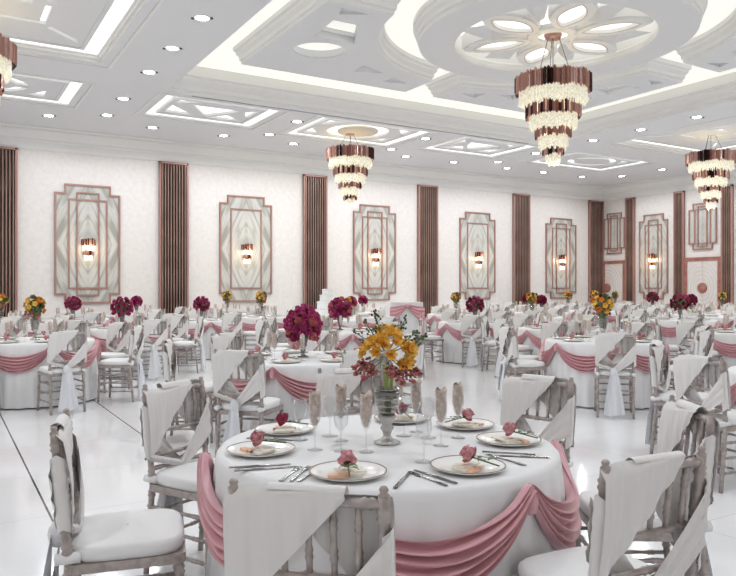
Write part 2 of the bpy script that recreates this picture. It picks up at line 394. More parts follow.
# small trays of the perimeter
tray_n = 0
for kind, a, b, c, d, sx in small:
    deep = .3 if kind == 'side' else .13
    mb = MB().sweep(rect(a, b, c, d), [(0, H0), (0, H0+.03)] if kind != 'side' else [(0, H0), (0, H0+.05), (-.04, H0+.06), (-.04, H0+.10), (-.07, H0+.11), (-.07, H0+.13)])
    lm = MB().sweep(rect(a, b, c, d), [(0, H0+.03), (0, H0+deep)] if kind != 'side' else [(-.07, H0+.13), (.06, H0+.14), (.06, H0+deep)])
    struct(lm.build('ceiling_tray_reveal', M['lum2']))  # side walls emit, in place of light falling from LED strips
    # raised flat moulding line round the opening on the ceiling
    mb.sweep(rect(a-.2, b+.2, c-.12, d+.2), [(0, H0), (0, H0-.015), (-.05, H0-.02), (-.05, H0)])
    struct(mb.build('trim_6', M['mould']))
    struct(MB().plate(rect(a-.1, b+.1, c-.1, d+.1), [], H0+deep, H0+deep+.02, top=False, side=False).build('ceiling_tray_glow', M['lum2']))  # recess top with strip light painted in as emission
    w, h = b-a, d-c; cx, cy = (a+b)/2, (c+d)/2
    def T(L):
        L = [(cx+sx*x*w/2, cy+y*h/2) for x, y in L]
        return L if sx > 0 else L[::-1]
    hs = []
    if kind == 'chev':
        ins = .2; hs = [T([(-.72, -.1), (-.72, .62), (-.2, .62)]), T([(.0, .55), (-.42, -.35), (.45, -.35), (.28, .1)]), T([(.05, .68), (.35, .2), (.72, .66)]),
                        T([(.55, -.3), (.73, -.55), (.73, .3)]), T([(-.7, -.65), (-.35, -.65), (-.7, -.3)])]
    elif kind == 'corner':
        ins = .2
        def seg(r0, r1, a0, a1, n=20):
            ii = [a0+(a1-a0)*i/n for i in range(n+1)]
            L = [(r1*math.cos(q), r1*math.sin(q)) for q in ii]+[(r0*math.cos(q), r0*math.sin(q)) for q in ii[::-1]]
            L = [(cx+sx*(x-.1), cy+y*.75) for x, y in L]
            return L if sx > 0 else L[::-1]
        hs = [seg(.62, .84, R(-170), R(-10)), seg(.62, .84, R(10), R(170))]
        hs += [T([(.68, .1), (.68, .62), (.48, .62)]), T([(-.72, -.6), (-.52, -.6), (-.72, -.1)])]
    elif kind == 'ring':
        ins = .2; hs = [circle(cx, cy, .78, 48), T([(-.78, .2), (-.78, .72), (-.5, .72)]), T([(.78, .2), (.5, .72), (.78, .72)][::-1]) , T([(-.78, -.2), (-.5, -.72), (-.78, -.72)][::-1]), T([(.78, -.2), (.78, -.72), (.5, -.72)][::-1])]
    else:
        ins = .3
        for yc in (10.9, 6.7):
            for ux, uy in ((1, 1), (-1, 1), (-1, -1), (1, -1)):
                L = [(.10, .80), (.80, .80), (.80, .10), (.89, .10), (.89, .89), (.10, .89)]
                A_ = [(.98, .96), (1.45, 1.40), (1.45, 1.52), (.92, 1.02)]
                for Q in (L, A_):
                    Q = [(cx+ux*x, yc+uy*y) for x, y in Q]
                    hs.append(Q if ux*uy > 0 else Q[::-1])
            for q in range(4):
                aa = R(90*q); L = [(.2, -.05), (.62, -.13), (.62, .13), (.2, .05)]
                hs.append([(cx+(x*math.cos(aa)-y*math.sin(aa)), yc+(x*math.sin(aa)+y*math.cos(aa))) for x, y in L])
    pz = H0+.03 if kind != 'side' else H0+.12
    out = rect(a+ins, b-ins, c+ins*.8, d-ins*.8)
    mb = MB().plate(out, hs, pz, pz+.05, top=True, side=True)
    if kind == 'ring': mb.lathe([(0, 0), (.5, 0), (.52, .03), (.5, .06)], 40, c=(cx, cy, pz-.02), mi=1)
    mb.sweep(out, [(-.08, pz), (-.08, pz-.015), (-.02, pz-.02), (0, pz)])
    struct(mb.build('ceiling_tray_panel', [M['plaster'], M['beige_disc']]))

# ------------------------------------------------------------------ wall dressing
def screen(name_lab, cxy, width, wall, narrow=False):
    """tall slatted screen; local x along wall, -y into the room"""
    o = thing('slat_screen', name_lab, 'wall screen', (*cxy, 0), 0 if wall == 'back' else -PI/2, 'tall slatted bronze wall screens')
    h = 4.77; w = width/2
    MB().box(-w, w, -.02, 0, 0, h).build('backing', M['dark'], o)
    f = MB()
    f.box(-w, -w+.05, -.09, -.0, 0, h); f.box(w-.05, w, -.09, 0, 0, h); f.box(-w, w, -.09, 0, h-.05, h)
    f.build('frame', M['rose'], o)
    s = MB(); n = 9 if not narrow else 5
    pitch = (2*w-.1)/n
    for i in range(n):
        x = -w+.05+pitch*(i+.5); s.box(x-pitch*.19, x+pitch*.19, -.085, -.03, 0.02, h-.06)
    s.build('slats', M['bronze'], o)
    return o
backs = [(1.24, 'leftmost'), (5.385, 'second from left'), (9.6, 'behind the white cake'),
         (13.72, 'between third and fourth panels'), (17.83, 'between fourth and fifth panels')]
for x, t in backs: screen('tall bronze slatted screen on the long wall, '+t, (x, Y1), .78, 'back')
screen('tall bronze slatted screen on the long wall in the room corner', (21.68, Y1), .78, 'back')
for y, t in [(17.68, 'right of the corner door'), (15.63, 'left of the double door'), (13.87, 'right of the double door')]:
    screen('narrow bronze slatted screen on the side wall '+t, (X1, y), .40, 'side', True)

def stepped(w, h, nx, nz):
    w /= 2; h /= 2
    return [(-w, -h+nz), (-w+nx, -h+nz), (-w+nx, -h), (w-nx, -h), (w-nx, -h+nz), (w, -h+nz), (w, h-nz), (w-nx, h-nz), (w-nx, h), (-w+nx, h), (-w+nx, h-nz), (-w, h-nz)]
XZ = Matrix(((1, 0, 0, 0), (0, 0, 1, 0), (0, 1, 0, 0), (0, 0, 0, 1)))   # (x,y,z)->(x,z,y)
def frame_loop(mb, L, t=.045, y0=-.005, y1=-.05):
    mb.sweep(L, [(0, y0), (0, y1), (-t, y1), (-t, y0)], mtx=XZ)
def art(lab, cxy, wall, w, zc, h, nx, nz, double=True, marble=True):
    o = thing('marble_panel', lab, 'wall panel', (*cxy, zc), 0 if wall == 'back' else -PI/2, 'stepped marble wall panels')
    L = stepped(w, h, nx, nz)
    p = MB().plate(L, [], -.004, -.02, top=True); p.v = [(x, z, y) for x, y, z in p.v]
    p.build('marble', M['marble'], o)
    f = MB(); frame_loop(f, L)
    iw, ih = w*.60, h*.755
    frame_loop(f, rect(-iw/2, iw/2, -ih/2, ih/2), .04, -.005, -.045)
    if double:
        jw, jh = w*.35, h*.87
        frame_loop(f, rect(-jw/2, jw/2, -jh/2, jh/2), .035, -.005, -.055)
    f.build('frame', M['rose'], o)
    return o
def lump(mb, r, z0, z1, n, mi_fn, half=True, jitter=.02, thick=.5):
    """ring (or half ring) of upright prisms"""
    for i in range(n):
        a = (PI if half else 2*PI)*(i+.5)/n + (PI if half else 0)
        rr = r*(1+rnd.uniform(-.02, .02)); w = (PI if half else 2*PI)*r/n*thick
        za = z0+rnd.uniform(-jitter, jitter); zb = z1+rnd.uniform(-jitter, jitter)
        m = Matrix.Translation((rr*math.cos(a), rr*math.sin(a), 0)) @ Matrix.Rotation(a, 4, 'Z')
        mb.add([(-w*.5, -w, zb), (w*.7, 0, zb), (-w*.5, w, zb), (-w*.5, -w, za), (w*.7, 0, za), (-w*.5, w, za), (0, 0, zb+w*1.2), (0, 0, za-w*1.2)],
               [(0, 1, 4, 3), (1, 2, 5, 4), (2, 0, 3, 5), (0, 6, 1), (1, 6, 2), (2, 6, 0), (3, 4, 7), (4, 5, 7), (5, 3, 7)], False, mi_fn(), m)
def sconce_proto():
    o = thing('wall_sconce', 'x', 'wall lamp', (0, 0, 0), 0)
    MB().box(-.06, .06, -.03, 0, -.3, .12).build('back_plate', M['rose'], o)
    b = MB(); lump(b, .165, .11, -.05, 16, lambda: rnd.choice([0, 1, 2, 2])); b.build('prism_shade', [M['copper'], M['copper2'], M['copper3']], o)
    b = MB(); lump(b, .12, -.20, -.29, 10, lambda: rnd.choice([0, 1, 2, 2])); b.build('prism_shade', [M['copper'], M['copper2'], M['copper3']], o)
    c = MB(); lump(c, .13, -.08, -.17, 14, lambda: 0); lump(c, .08, -.31, -.42, 8, lambda: 0)
    c.build('crystals', M['crystal_in'], o)
    return Proto(o)
SC = sconce_proto()
def plight(loc, e, r, col=(1, .8, .55), name='lamp_glow'):
    l = bpy.data.lights.new(name, 'POINT'); l.energy = e; l.color = col; l.shadow_soft_size = r
    o = bpy.data.objects.new(name, l); C.objects.link(o); o.location = loc; return o
arts = [(3.23, 1, 'leftmost'), (7.44, 0, 'second from left'), (11.7, 1, 'right of the cake'),
        (15.84, 0, 'fourth from left'), (19.83, 1, 'next to the room corner')]
for x, dbl, t in arts:
    art('stepped marble panel with lamp on the long wall, '+t, (x, Y1), 'back', 1.56, 2.52, 2.98, .23, .22, bool(dbl))
    SC.place((x, Y1-.055, 2.54), 0, 'copper crystal wall lamp on the long wall panel, '+t, 'wall lamps on the marble panels')
    plight((x, Y1-.32, 2.45), 7, .08)
art('tall stepped marble panel with lamp on the side wall', (X1, 16.69), 'side', 1.2, 2.55, 3.06, .18, .22)
SC.place((X1-.055, 16.69, 2.54), -PI/2, 'copper and crystal wall lamp on the side-wall marble panel', 'wall lamps on the marble panels')
plight((X1-.32, 16.69, 2.45), 7, .08)
art('small stepped marble wall panel above the corner door', (X1, 18.42), 'side', .98, 3.5, 1.56, .15, .2)
art('small stepped marble wall panel above the cream double door', (X1, 14.76), 'side', 1.03, 3.5, 1.58, .15, .2)
art('small stepped marble panel on the side wall beyond the right edge', (X1, 12.3), 'side', 1.03, 3.5, 1.58, .15, .2)

def door(n, y, w, split, pull):
    o = bpy.data.objects.new('door_%d' % n, None); C.objects.link(o); o.location = (X1, y, 0); o.rotation_euler = (0, 0, -PI/2); struct(o)
    hw = w/2; h = 2.46
    f = MB(); f.box(-hw, -hw+.12, -.07, 0, 0, h); f.box(hw-.12, hw, -.07, 0, 0, h); f.box(-hw+.12, hw-.12, -.07, 0, h-.12, h); f.build('door_frame', M['doorframe'], o)
    lf = MB()
    if split: lf.box(-hw+.12, -.006, -.045, 0, .01, h-.12); lf.box(.006, hw-.12, -.045, 0, .01, h-.12)
    else: lf.box(-hw+.12, hw-.12, -.045, 0, .01, h-.12)
    lf.build('door_leaf', M['door'], o)
    g = MB()
    lim = hw-.14
    for rr in (.27, .37, .47, .57, .67):
        pts = []
        N = 72
        for i in range(N+1):
            q = 2*PI*i/N; x, z = pull+rr*math.cos(q), 1.42+rr*1.35*math.sin(q)
            pts.append((x, z))
        for i in range(N):
            (xa, za), (xb, zb) = pts[i], pts[i+1]
            if abs(xa) < lim and abs(xb) < lim and max(za, zb) < h-.15:
                dx, dz = xb-xa, zb-za; L = math.hypot(dx, dz); nx, nz = -dz/L*.012, dx/L*.012
                g.add([(xa-nx, -.056, za-nz), (xb-nx, -.056, zb-nz), (xb+nx, -.056, zb+nz), (xa+nx, -.056, za+nz), (xa-nx, -.045, za-nz), (xb-nx, -.045, zb-nz), (xb+nx, -.045, zb+nz), (xa+nx, -.045, za+nz)],
                      [(0, 1, 2, 3), (0, 1, 5, 4), (3, 2, 6, 7)])
    g.build('door_relief', M['mould'], o)
    hd = MB(); hd.lathe([(0, .03), (.15, .03), (.17, .02), (.18, 0)], 28, mtx=Matrix.Translation((pull, -.05, 1.42)) @ Matrix.Rotation(-PI/2, 4, 'X') @ Matrix.Scale(-1, 4, (0, 0, 1)))
    hd.build('door_handle', M['doorframe'], o)
door(1, 18.42, 1.08, False, -.33)
door(2, 14.755, 1.36, True, 0)

# ------------------------------------------------------------------ downlights
def downlight_proto():
    o = thing('downlight', 'x', 'ceiling light')
    MB().lathe([(.095, .0), (.098, -.008), (.118, -.008), (.122, .0)], 28, cap=False).build('trim_ring', M['mould'], o)
    MB().lathe([(0, -.003), (.096, -.003)], 24, cap=False).build('lens', M['lamp'], o)
    c = MB()
    for s in (-1, 1):
        c.box(s*.135-.02, s*.135+.02, -.02, .02, -.02, 0)
    c.build('spring_clip', M['clip'], o)
    return Proto(o)
DL = downlight_proto()
def spot(loc, e, size=166, blend=.45, col=(.94, .97, 1)):
    l = bpy.data.lights.new('downlight_beam', 'SPOT'); l.energy = e; l.spot_size = R(size); l.spot_blend = blend; l.color = col; l.shadow_soft_size = .09
    o = bpy.data.objects.new('downlight_beam', l); C.objects.link(o); o.location = loc; return o
dls = []
ordn = ['first', 'second', 'third', 'fourth', 'fifth', 'sixth', 'seventh', 'eighth', 'ninth', 'tenth', 'eleventh']
for i, y in enumerate([16.72, 15.09, 13.0, 11.51, 10.0, 8.5]):
    dls.append((3.25, y, 'round ceiling downlight, %s from the long wall, row left of central recess' % ordn[i]))
    dls.append((14.75, y, 'round ceiling downlight, %s from the long wall, row right of central recess' % ordn[i]))
for i, y in enumerate([15.08, 16.71]):
    for x, t in ((7.17, 'left'), (10.84, 'right')):
        dls.append((x, y, 'ceiling downlight %s of the far chandelier, %s the long wall' % (t, 'away from' if i == 0 else 'closer to')))
for i, x in enumerate([2.14, 4.44, 6.23, 8.18, 10.0, 11.83, 13.6, 15.78, 17.39, 19.24]):
    dls.append((x, 17.44, 'round ceiling downlight, %s from left in the row along the long wall' % ordn[i]))
for i, y in enumerate([16.62, 15.02, 13.0, 11.5, 10.0]):
    dls.append((20.3, y, 'ceiling downlight, %s from the room corner in the door wall row' % ordn[i]))
for x, y, lab in dls:
    DL.place((x, y, H0), -YAW, lab, 'recessed ceiling downlights')
    spot((x, y, H0-.05), 45 if y == 17.44 else 68)
for x, y in [(-2.3, 16), (-2.3, 11), (-2.3, 6), (-2.3, 1.5), (2.5, 1), (3.25, 5), (7, 1.5), (11, 1.5), (15, 5), (15, 1.5), (20.3, 5), (20.3, 1.5)]:
    DL.place((x, y, H0), -YAW, 'round ceiling downlight outside the picture, nearer the camera end of the hall', 'recessed ceiling downlights out of the picture')
    spot((x, y, H0-.05), 130)

# ------------------------------------------------------------------ chandeliers
def chandelier_proto():
    o = thing('chandelier', 'x', 'chandelier')
    zs = .93
    tiers = [(.65, 0, -.33, 74), (.47, -.50, -.80, 54), (.31, -.95, -1.19, 38), (.18, -1.33, -1.52, 24)]
    cry = [(.57, -.24, -.56, 60), (.40, -.74, -1.02, 44), (.245, -1.14, -1.38, 28), (.115, -1.46, -1.67, 14)]
    for r, zt, zb, n in tiers:
        m = MB(); seed = rnd.random()*6
        state = [0]
        def pick():
            state[0] += 1
            return 1 if math.sin(state[0]*2*PI/n*2+seed) > .9 else rnd.choice([0, 0, 3, 2, 2, 1])
        lump(m, r, zb+.03, zt-.02, n, pick, half=False, jitter=.03, thick=.5)
        m.build('prism_tier', [M['copper'], M['copper2'], M['copper3'], M['copper4']], o)
    for r, zt, zb, n in cry:
        m = MB(); lump(m, r, zb+.05, zt, n, lambda: 0, half=False, jitter=.03, thick=.55)
        lump(m, r*.86, zb+.0, zt, n, lambda: 0, half=False, jitter=.04, thick=.5)
        # scattered drops to make a frothy fringe
        for i in range(n):
            a = rnd.random()*2*PI; z = rnd.uniform(zb+.02, zb+.16); rr = r*rnd.uniform(.98, 1.06); q = .028
            m.add([(rr*math.cos(a)+dx, rr*math.sin(a)+dy, z+dz) for dx, dy, dz in ((q, 0, 0), (-q, 0, 0), (0, q, 0), (0, -q, 0), (0, 0, q*1.4), (0, 0, -q*1.4))],
                  [(0, 2, 4), (2, 1, 4), (1, 3, 4), (3, 0, 4), (2, 0, 5), (1, 2, 5), (3, 1, 5), (0, 3, 5)])
        m.build('crystal_tier', M['crystal'], o)
    m = MB().lathe([(.42, -.35), (.45, -.5), (.30, -.8), (.22, -1.0), (.14, -1.25), (.08, -1.5), (.03, -1.6)], 20)
    m.build('lit_core', M['crystal_in'], o)
    m = MB()
    for r, z in ((.62, -.02), (.45, -.52), (.29, -.96), (.16, -1.34)):
        m.lathe([(r-.02, z-.01), (r, z-.01), (r, z+.01), (r-.02, z+.01), (r-.02, z-.01)], 40, cap=False)
    m.box(-.62, .62, -.01, .01, -.03, 0); m.box(-.01, .01, -.62, .62, -.03, 0); m.tube((0, 0, 0), (0, 0, -1.6), .015, 8)
    m.build('frame', M['rose'], o)
    for c_ in o.children: c_.data.transform(Matrix.Diagonal((1, 1, zs, 1)))
    return o
ch0 = chandelier_proto(); CHP = Proto(ch0)
def chandelier(x, y, ztop, zc, sc, lab, canopy=True):
    o = CHP.place((x, y, ztop), rnd.random()*6, lab, 'tiered copper and crystal chandeliers', sc)
    # cables differ in length, so they are built per chandelier
    m = MB(); L = (zc-ztop)/sc
    for a in (0, 2.09, 4.19): m.tube((.10*math.cos(a), .10*math.sin(a), L), (.33*math.cos(a), .33*math.sin(a), -.01), .006, 5)
    m.tube((0, 0, L), (0, 0, 0), .007, 5)
    m.build('cable', M['cord'], o)
    m = MB().lathe([(0, L-.03), (.12, L-.03), (.13, L)], 24); m.build('ceiling_cup', M['rose'], o)
    plight((x, y, ztop-.75*sc), 26, .35, (1, .86, .62)); plight((x, y, ztop-1.75*sc), 18, .15, (1, .86, .62))
chandelier(CX-.02, CY-.02, 5.02, HP+.06, .95, 'largest hanging chandelier, four copper prism tiers, under the ceiling flower')
chandelier(8.93, 15.68, 4.93, H0+.02, .91, 'chandelier in front of the long wall, above the white cake')
chandelier(17.35, 11.36, 4.95, H0+.15, .92, 'chandelier hanging at the picture\'s right in front of the double door')
chandelier(.36, 11.4, 4.88, H0+.15, .92, 'chandelier cut off by the picture\'s left edge')

# ------------------------------------------------------------------ chairs
def bam(L, knots):
    """profile along a bamboo-turned rod"""
    P = [(0, 1)]
    for k in knots:
        e = .0095/L
        P += [(k-2*e, 1), (k-e, 1.36), (k, 1.05), (k+e, 1.36), (k+2*e, 1)]
    return P+[(1, 1)]
def sash_meshes(lo):
    nu, nv = (16, 14) if not lo else (5, 4)
    def post_y(z): return -.19-.045*(z-.46)/.46
    out = MB()
    for side in (0, 1):
        sg = -1 if side == 0 else 1      # back face, front face (the same seen from either side)
        off = -.024 if side == 0 else .024
        # triangle: top edge x -.205 .. .09, falls to z .56 at the outer post
        def tri(u, v):
            # u across 0 outer post .. 1, v down
            xt = -.212+.31*u
            bot = .56+(.345)*u**.96
            top = .93-.02*max(0, .16-u)/.16 if not side else .914
            z = top+(bot-top)*v
            x = xt
            wv = .006*math.sin(u*24+v*3)*v+.003*math.sin(u*9)
            y = post_y(z)+off*(1 if v > .03 else .2)-(.012*math.sin(PI*v)*(1-u))*(1 if side == 0 else -1)+wv
            return (x*(-sg if side else 1) if not side else -x, y, z)
        out.grid(tri, nu, nv)
        # strap from lower outer tip to knot
        def strap(u, v):
            x = -.212+(.20)*u; z0 = .575-.065*u; w = .035
            z = z0-w*v+.03
            y = post_y(z)+off*(1+.3*math.sin(v*PI))+.004*math.sin(v*20)
            return (x if not side else -x, y, z)
        out.grid(strap, nu, max(3, nv//2))
        # wide strap from the other post down to the knot
        def strap2(u, v):
            x = .212-.235*u; za = .83-.29*u; zb = .64-.17*u
            z = za+(zb-za)*v
            y = post_y(z)+off*(1.1+.35*math.sin(u*PI))+.006*math.sin(v*16+u*2)
            return (x if not side else -x, y, z)
        out.grid(strap2, nu, max(3, nv//2))
    # over the top rail where the back triangle hangs, and round both posts lower down
    def over(u, v):
        x = -.10+.20*u; a = PI*v
        return (x, post_y(.92)-.022*math.cos(a), .924+.012*math.sin(a)-.028*(v > .5)*(v-.5))
    out.grid(over, nu, 6)
    for s in (-1, 1):
        def wrap(u, v):
            a = -PI/2+PI*u
            z = .845-.05*abs(u-.5)-.26*v
            return (s*(.190+.025*math.cos(a)), post_y(z)+.026*math.sin(a)+.002*math.sin(v*30), z)
        out.grid(wrap, 8 if not lo else 3, nv)
    kn = MB()
    n = 14 if not lo else 7
    kn.lathe([(.0, .052), (.022, .045), (.036, .022), (.04, 0), (.034, -.025), (.02, -.045), (0, -.05)], n, c=(-.02, -.245, .50), cap=False)
    for s in (-1, 1):   # tails
        def tail(u, v):
            w = .028+.05*v**.7
            x = -.02+s*(.012+.030*v)+(u-.5)*2*w*.9
            y = -.255-.035*math.sin(v*1.5)-.012*s+.016*math.sin(u*PI*3+s)*min(1, v*2)
            return (x, y, .49-.455*v+.02*u*s)
        kn.grid(tail, 10 if not lo else 4, 12 if not lo else 3)
    return out, kn
def chair_proto(lo):
    o = thing('chiavari_chair', 'x', 'chair')
    n = 10 if not lo else 5
    def B(p0, p1, r, kn, mbx=None):
        m = mbx or MB()
        L = (Vector(p1)-Vector(p0)).length
        return m.tube(p0, p1, r, n, bam(L, kn) if not lo else None)
    fr = MB()
    def part(name, m):
        if lo: fr.add(m.v, m.f, True)
        else: m.build(name, M['chair'], o)
    for s in (-1, 1):
        part('leg', B((s*.195, .195, 0), (s*.185, .185, .44), .014, (.3, .62, .9)))
        m = B((s*.185, -.235, 0), (s*.185, -.19, .45), .015, (.3, .62, .9))
        B((s*.185, -.19, .45), (s*.192, -.236, .915), .015, (.12, .3, .62, .9), m)
        m.lathe([(0, .022), (.008, .020), (.0125, .012), (.009, .004), (.0155, -.002), (.012, -.01)], n, c=(s*.192, -.237, .92), cap=False)
        part('back_post', m)
    part('top_rail', B((-.2, -.234, .895), (.2, -.234, .895), .0125, (.12, .5, .88)))
    for z in (.70, .585, .525):
        y = -.19-.045*(z-.46)/.46
        part('back_rail', B((-.19, y, z), (.19, y, z), .0105, (.12, .5, .88)))
    for i in range(5):
        x = (i-2)*.064
        part('spindle', B((x, -.2135, .70), (x, -.234, .895), .0085, (.3, .7)))
    m = MB()
    if lo: m.box(-.205, .205, -.2, .205, .425, .455)
    else:
        pts = []
        for cx_, cy_, a0 in ((.17, .17, 0), (-.17, .17, 90), (-.17, -.165, 180), (.17, -.165, 270)):
            for k in range(5): a = R(a0+22.5*k); pts.append((cx_+.038*math.cos(a), cy_+.038*math.sin(a)))
        m.plate(pts, [], .422, .456)
    part('seat_frame', m)
    for s in (-1, 1):
        for z in (.13, .235, .34):
            part('stretcher', B((s*.192, .19, z), (s*.186, -.22, z), .009, (.2, .5, .8)))
    for z in (.2, .32): part('stretcher', B((-.19, .19, z), (.19, .19, z), .009, (.2, .5, .8)))
    for z in (.17, .3): part('stretcher', B((-.186, -.215, z), (.186, -.215, z), .009, (.2, .5, .8)))
    if lo: fr.build('frame', M['chair'], o)
    # cushion: superellipse puff
    m = MB(); N = 32 if not lo else 12
    ring = []
    for k in range(N):
        a = 2*PI*k/N; c_, s_ = math.cos(a), math.sin(a); q = 4.5
        rr = 1/((abs(c_)**q+abs(s_)**q)**(1/q)); ring.append((rr*c_, rr*s_))
    prof = [(.0, 1.0), (.97, .456), (1.0, .466), (1.02, .482), (1.0, .5), (.93, .512), (.7, .52), (.4, .524), (0, .525)]
    vs = []; fs = []
    P = [(.98, .455), (1.015, .460), (1.035, .475), (1.035, .495), (1.01, .507), (.96, .512), (.7, .515), (.4, .517), (.02, .518)]
    for k, z in P:
        for x, y in ring: vs.append((x*.2*k, y*.2*k-.0, z))
    for j in range(len(P)-1):
        for i in range(N): fs.append((j*N+i, j*N+(i+1) % N, (j+1)*N+(i+1) % N, (j+1)*N+i))
    m.add(vs, fs, True)
    for s in (-1, 1): m.tube((s*.185, -.235, .475), (s*.185, -.15, .475), .021, 8 if not lo else 4)
    m.build('seat_cushion', M['cushion'], o)
    a, k = sash_meshes(lo)
    sa = a.build('sash', M['linen'], o); k.build('sash_bow', M['satin'], sa)
    return Proto(o)
CH = chair_proto(False); CL = chair_proto(True)

# ------------------------------------------------------------------ tables
TH = .76
def table_proto(hi):
    o = thing('banquet_table', 'x', 'table')
    n = 240 if hi else 120
    nf = 34
    prof = [(0, 0, 0), (.3, 0, 0), (.6, 0, 0), (.685, 0, 0), (.70, -.004, 0), (.71, -.015, 0), (.716, -.04, .05)] + [(.718+.035*t, -.04-.705*t, .15+.85*t) for t in [i/9 for i in range(1, 10)]]
    vs = []; fs = []
    ph = [rnd.uniform(0, 6) for _ in range(4)]
    for r, z, k in prof:
        for i in range(n):
            a = 2*PI*i/n
            fold = .017*math.sin(nf*a+ph[0]+1.6*math.sin(3*a+ph[1]))+.008*math.sin(13*a+ph[2])
            rr = r+k*fold
            vs.append((rr*math.cos(a), rr*math.sin(a), TH+z))
    for j in range(len(prof)-1):
        for i in range(n): fs.append((j*n+i, j*n+(i+1) % n, (j+1)*n+(i+1) % n, (j+1)*n+i))
    MB().add(vs, fs, True).build('tablecloth', M['cloth'], o)
    ns, nv = (64, 60) if hi else (22, 22)
    def sw(s, v):
        a = R(60)*s
        g = 4*s*(1-s)
        ends = 1-g
        up = TH-.03-.115*g**1.1; lowr = TH-.075-.275*g
        z = up+(lowr-up)*v
        pl = math.sin(v*2*PI*5.5+.9*math.sin(s*5)+1.1*s)+.35*math.sin(v*2*PI*9+4*s)
        r = .735+.018*math.sin(PI*v)+(.0155+.008*g)*pl+.012*(1-abs(2*s-1))+.012*ends
        # wrinkle rise near the gathers
        z += .02*math.exp(-((s)/.07)**2)+.02*math.exp(-((1-s)/.07)**2)
        return (r*math.cos(a), r*math.sin(a), z)
    base = None
    for k in range(6):
        if base is None:
            mb = MB().grid(sw, ns, nv)
            # gather knot at the start of the scallop
            mb.lathe([(.0, .045), (.018, .04), (.028, .015), (.03, -.015), (.024, -.05), (0, -.06)], 10, c=(.752, 0, TH-.06), cap=False)
            base = mb.build('swag', M['pink'], o); base['label'] = 'dusty pink satin swag'; b_ = base
        else:
            b_ = base.copy(); C.objects.link(b_); b_.parent = o
        b_.rotation_euler = (0, 0, R(60*k))
    t = MB().lathe([(0, TH-.03), (.68, TH-.03), (.68, TH-.006), (0, TH-.006)], 40); t.build('tabletop', M['chair'], o)
    t = MB().tube((0, 0, 0), (0, 0, TH-.03), .05, 12); t.lathe([(0, 0), (.3, 0), (.3, .02), (.05, .06)], 24); t.build('pedestal', M['chair'], o)
    return Proto(o)
TPH = table_proto(True); TPL = table_proto(False)

# ------------------------------------------------------------------ tableware
def plate_proto(hi):
    o = thing('dinner_plate', 'x', 'plate'); n = 40 if hi else 16
    MB().lathe([(0, .004), (.085, .004), (.10, .010), (.132, .018), (.137, .018), (.137, .015), (.10, .003), (.07, 0), (0, 0)], n, cap=False).build('dish', M['china'], o)
    MB().lathe([(.1325, .0183), (.1325, .0198), (.1375, .0198), (.1375, .0183)], n, cap=False).build('rim', M['gold'], o)
    return Proto(o)
def petal(mb, a, tilt, r0, L, w, mi=0, base=(0, 0, 0), cup=.35, n=4):
    ca, sa = math.cos(a), math.sin(a)
    def fn(u, v):
        x = (u-.5)*w*(.35+.65*math.sin(PI*min(1, .12+.62*v)))*(1-max(0, v-.75)*1.4)
        y = r0+L*v*math.cos(tilt+cup*v*1.2); z = L*v*math.sin(tilt-cup*v*.5)-abs(u-.5)**2*0
        y -= (u-.5)**2*w*1.2
        return (base[0]+x*-sa+y*ca, base[1]+x*ca+y*sa, base[2]+z)
    mb.grid(fn, n, n, True, mi)
def rose_mesh(mb, s=.03, lo=False, mi=0):
    k = 0
    for L in range(4 if not lo else 3):
        m = (3, 4, 5, 6)[L] if not lo else (3, 4, 5)[L]
        for i in range(m):
            a = 2*PI*i/m+L*.7
            tilt = R((84, 74, 58, 38)[L]) if not lo else R((78, 55, 30)[L])
            petal(mb, a, tilt, s*.13*(L+.5), s*(.9+.03*L), s*(1.0+.3*L), mi, (0, 0, -s*.13*L), cup=(-.3 if L < 2 else .25), n=4 if not lo else 2)
    mb.lathe([(0, s*.7), (s*.22, s*.5), (s*.26, 0), (s*.1, -s*.2)], 8 if not lo else 5, mi=mi, cap=False)
def rose_proto(mname):
    o = thing('rose', 'x', 'flower')
    m = MB(); rose_mesh(m, .036)
    h = m.build('blossom', M[mname], o); h.location = (0, 0, .036); h.rotation_euler = (R(-55), 0, 0)
    m = MB().tube((0, -.012, .028), (.0, -.115, .010), .0028, 6)
    m.build('stem', M['leaf'], o)
    m = MB()
    for s, y in ((1, -.03), (-1, -.03), (1, -.07), (-1, -.05)):
        def lf(u, v):
            w = .013*math.sin(PI*v)
            return (s*.034*v+(u-.5)*w*.6, y-.02*v+(u-.5)*w*2, .022+.008*math.sin(3*v)+.004*abs(u-.5))
        m.grid(lf, 2, 5)
    m.build('leaf', M['leaf'], o)
    return Proto(o)
def fold_proto():
    o = thing('folded_napkin', 'x', 'napkin')
    m = MB(); m.box(-.055, .05, -.04, .035, 0, .009); m.box(-.04, .06, -.03, .045, .009, .014, mtx=Matrix.Rotation(.25, 4, 'Z')); m.build('cloth', M['food'], o)
    m = MB(); m.add([(-.05, -.045, .010), (.01, -.055, .010), (-.015, .01, .016), (-.05, -.045, .0), (.01, -.055, .0)], [(0, 1, 2), (3, 4, 1, 0)]); m.box(-.07, -.01, -.06, -.035, 0, .010)
    c = m.build('peach_corner', M['peach'], o); c['label'] = 'peach coloured corner'
    return Proto(o)
def flute_proto(hi):
    o = thing('flute_glass', 'x', 'glass'); n = 24 if hi else 8
    th = .0012
    P = [(0, 0), (.032, .0), (.032, .002), (.006, .007), (.0035, .02), (.0035, .08), (.009, .092), (.02, .115), (.0255, .15), (.025, .19), (.0225, .225)]
    if hi: P += [(.0213, .225), (.0238, .19), (.0243, .15), (.0188, .117), (.007, .096), (0, .093)]
    MB().lathe(P, n, cap=False).build('bowl', M['glass'], o)
    return Proto(o)
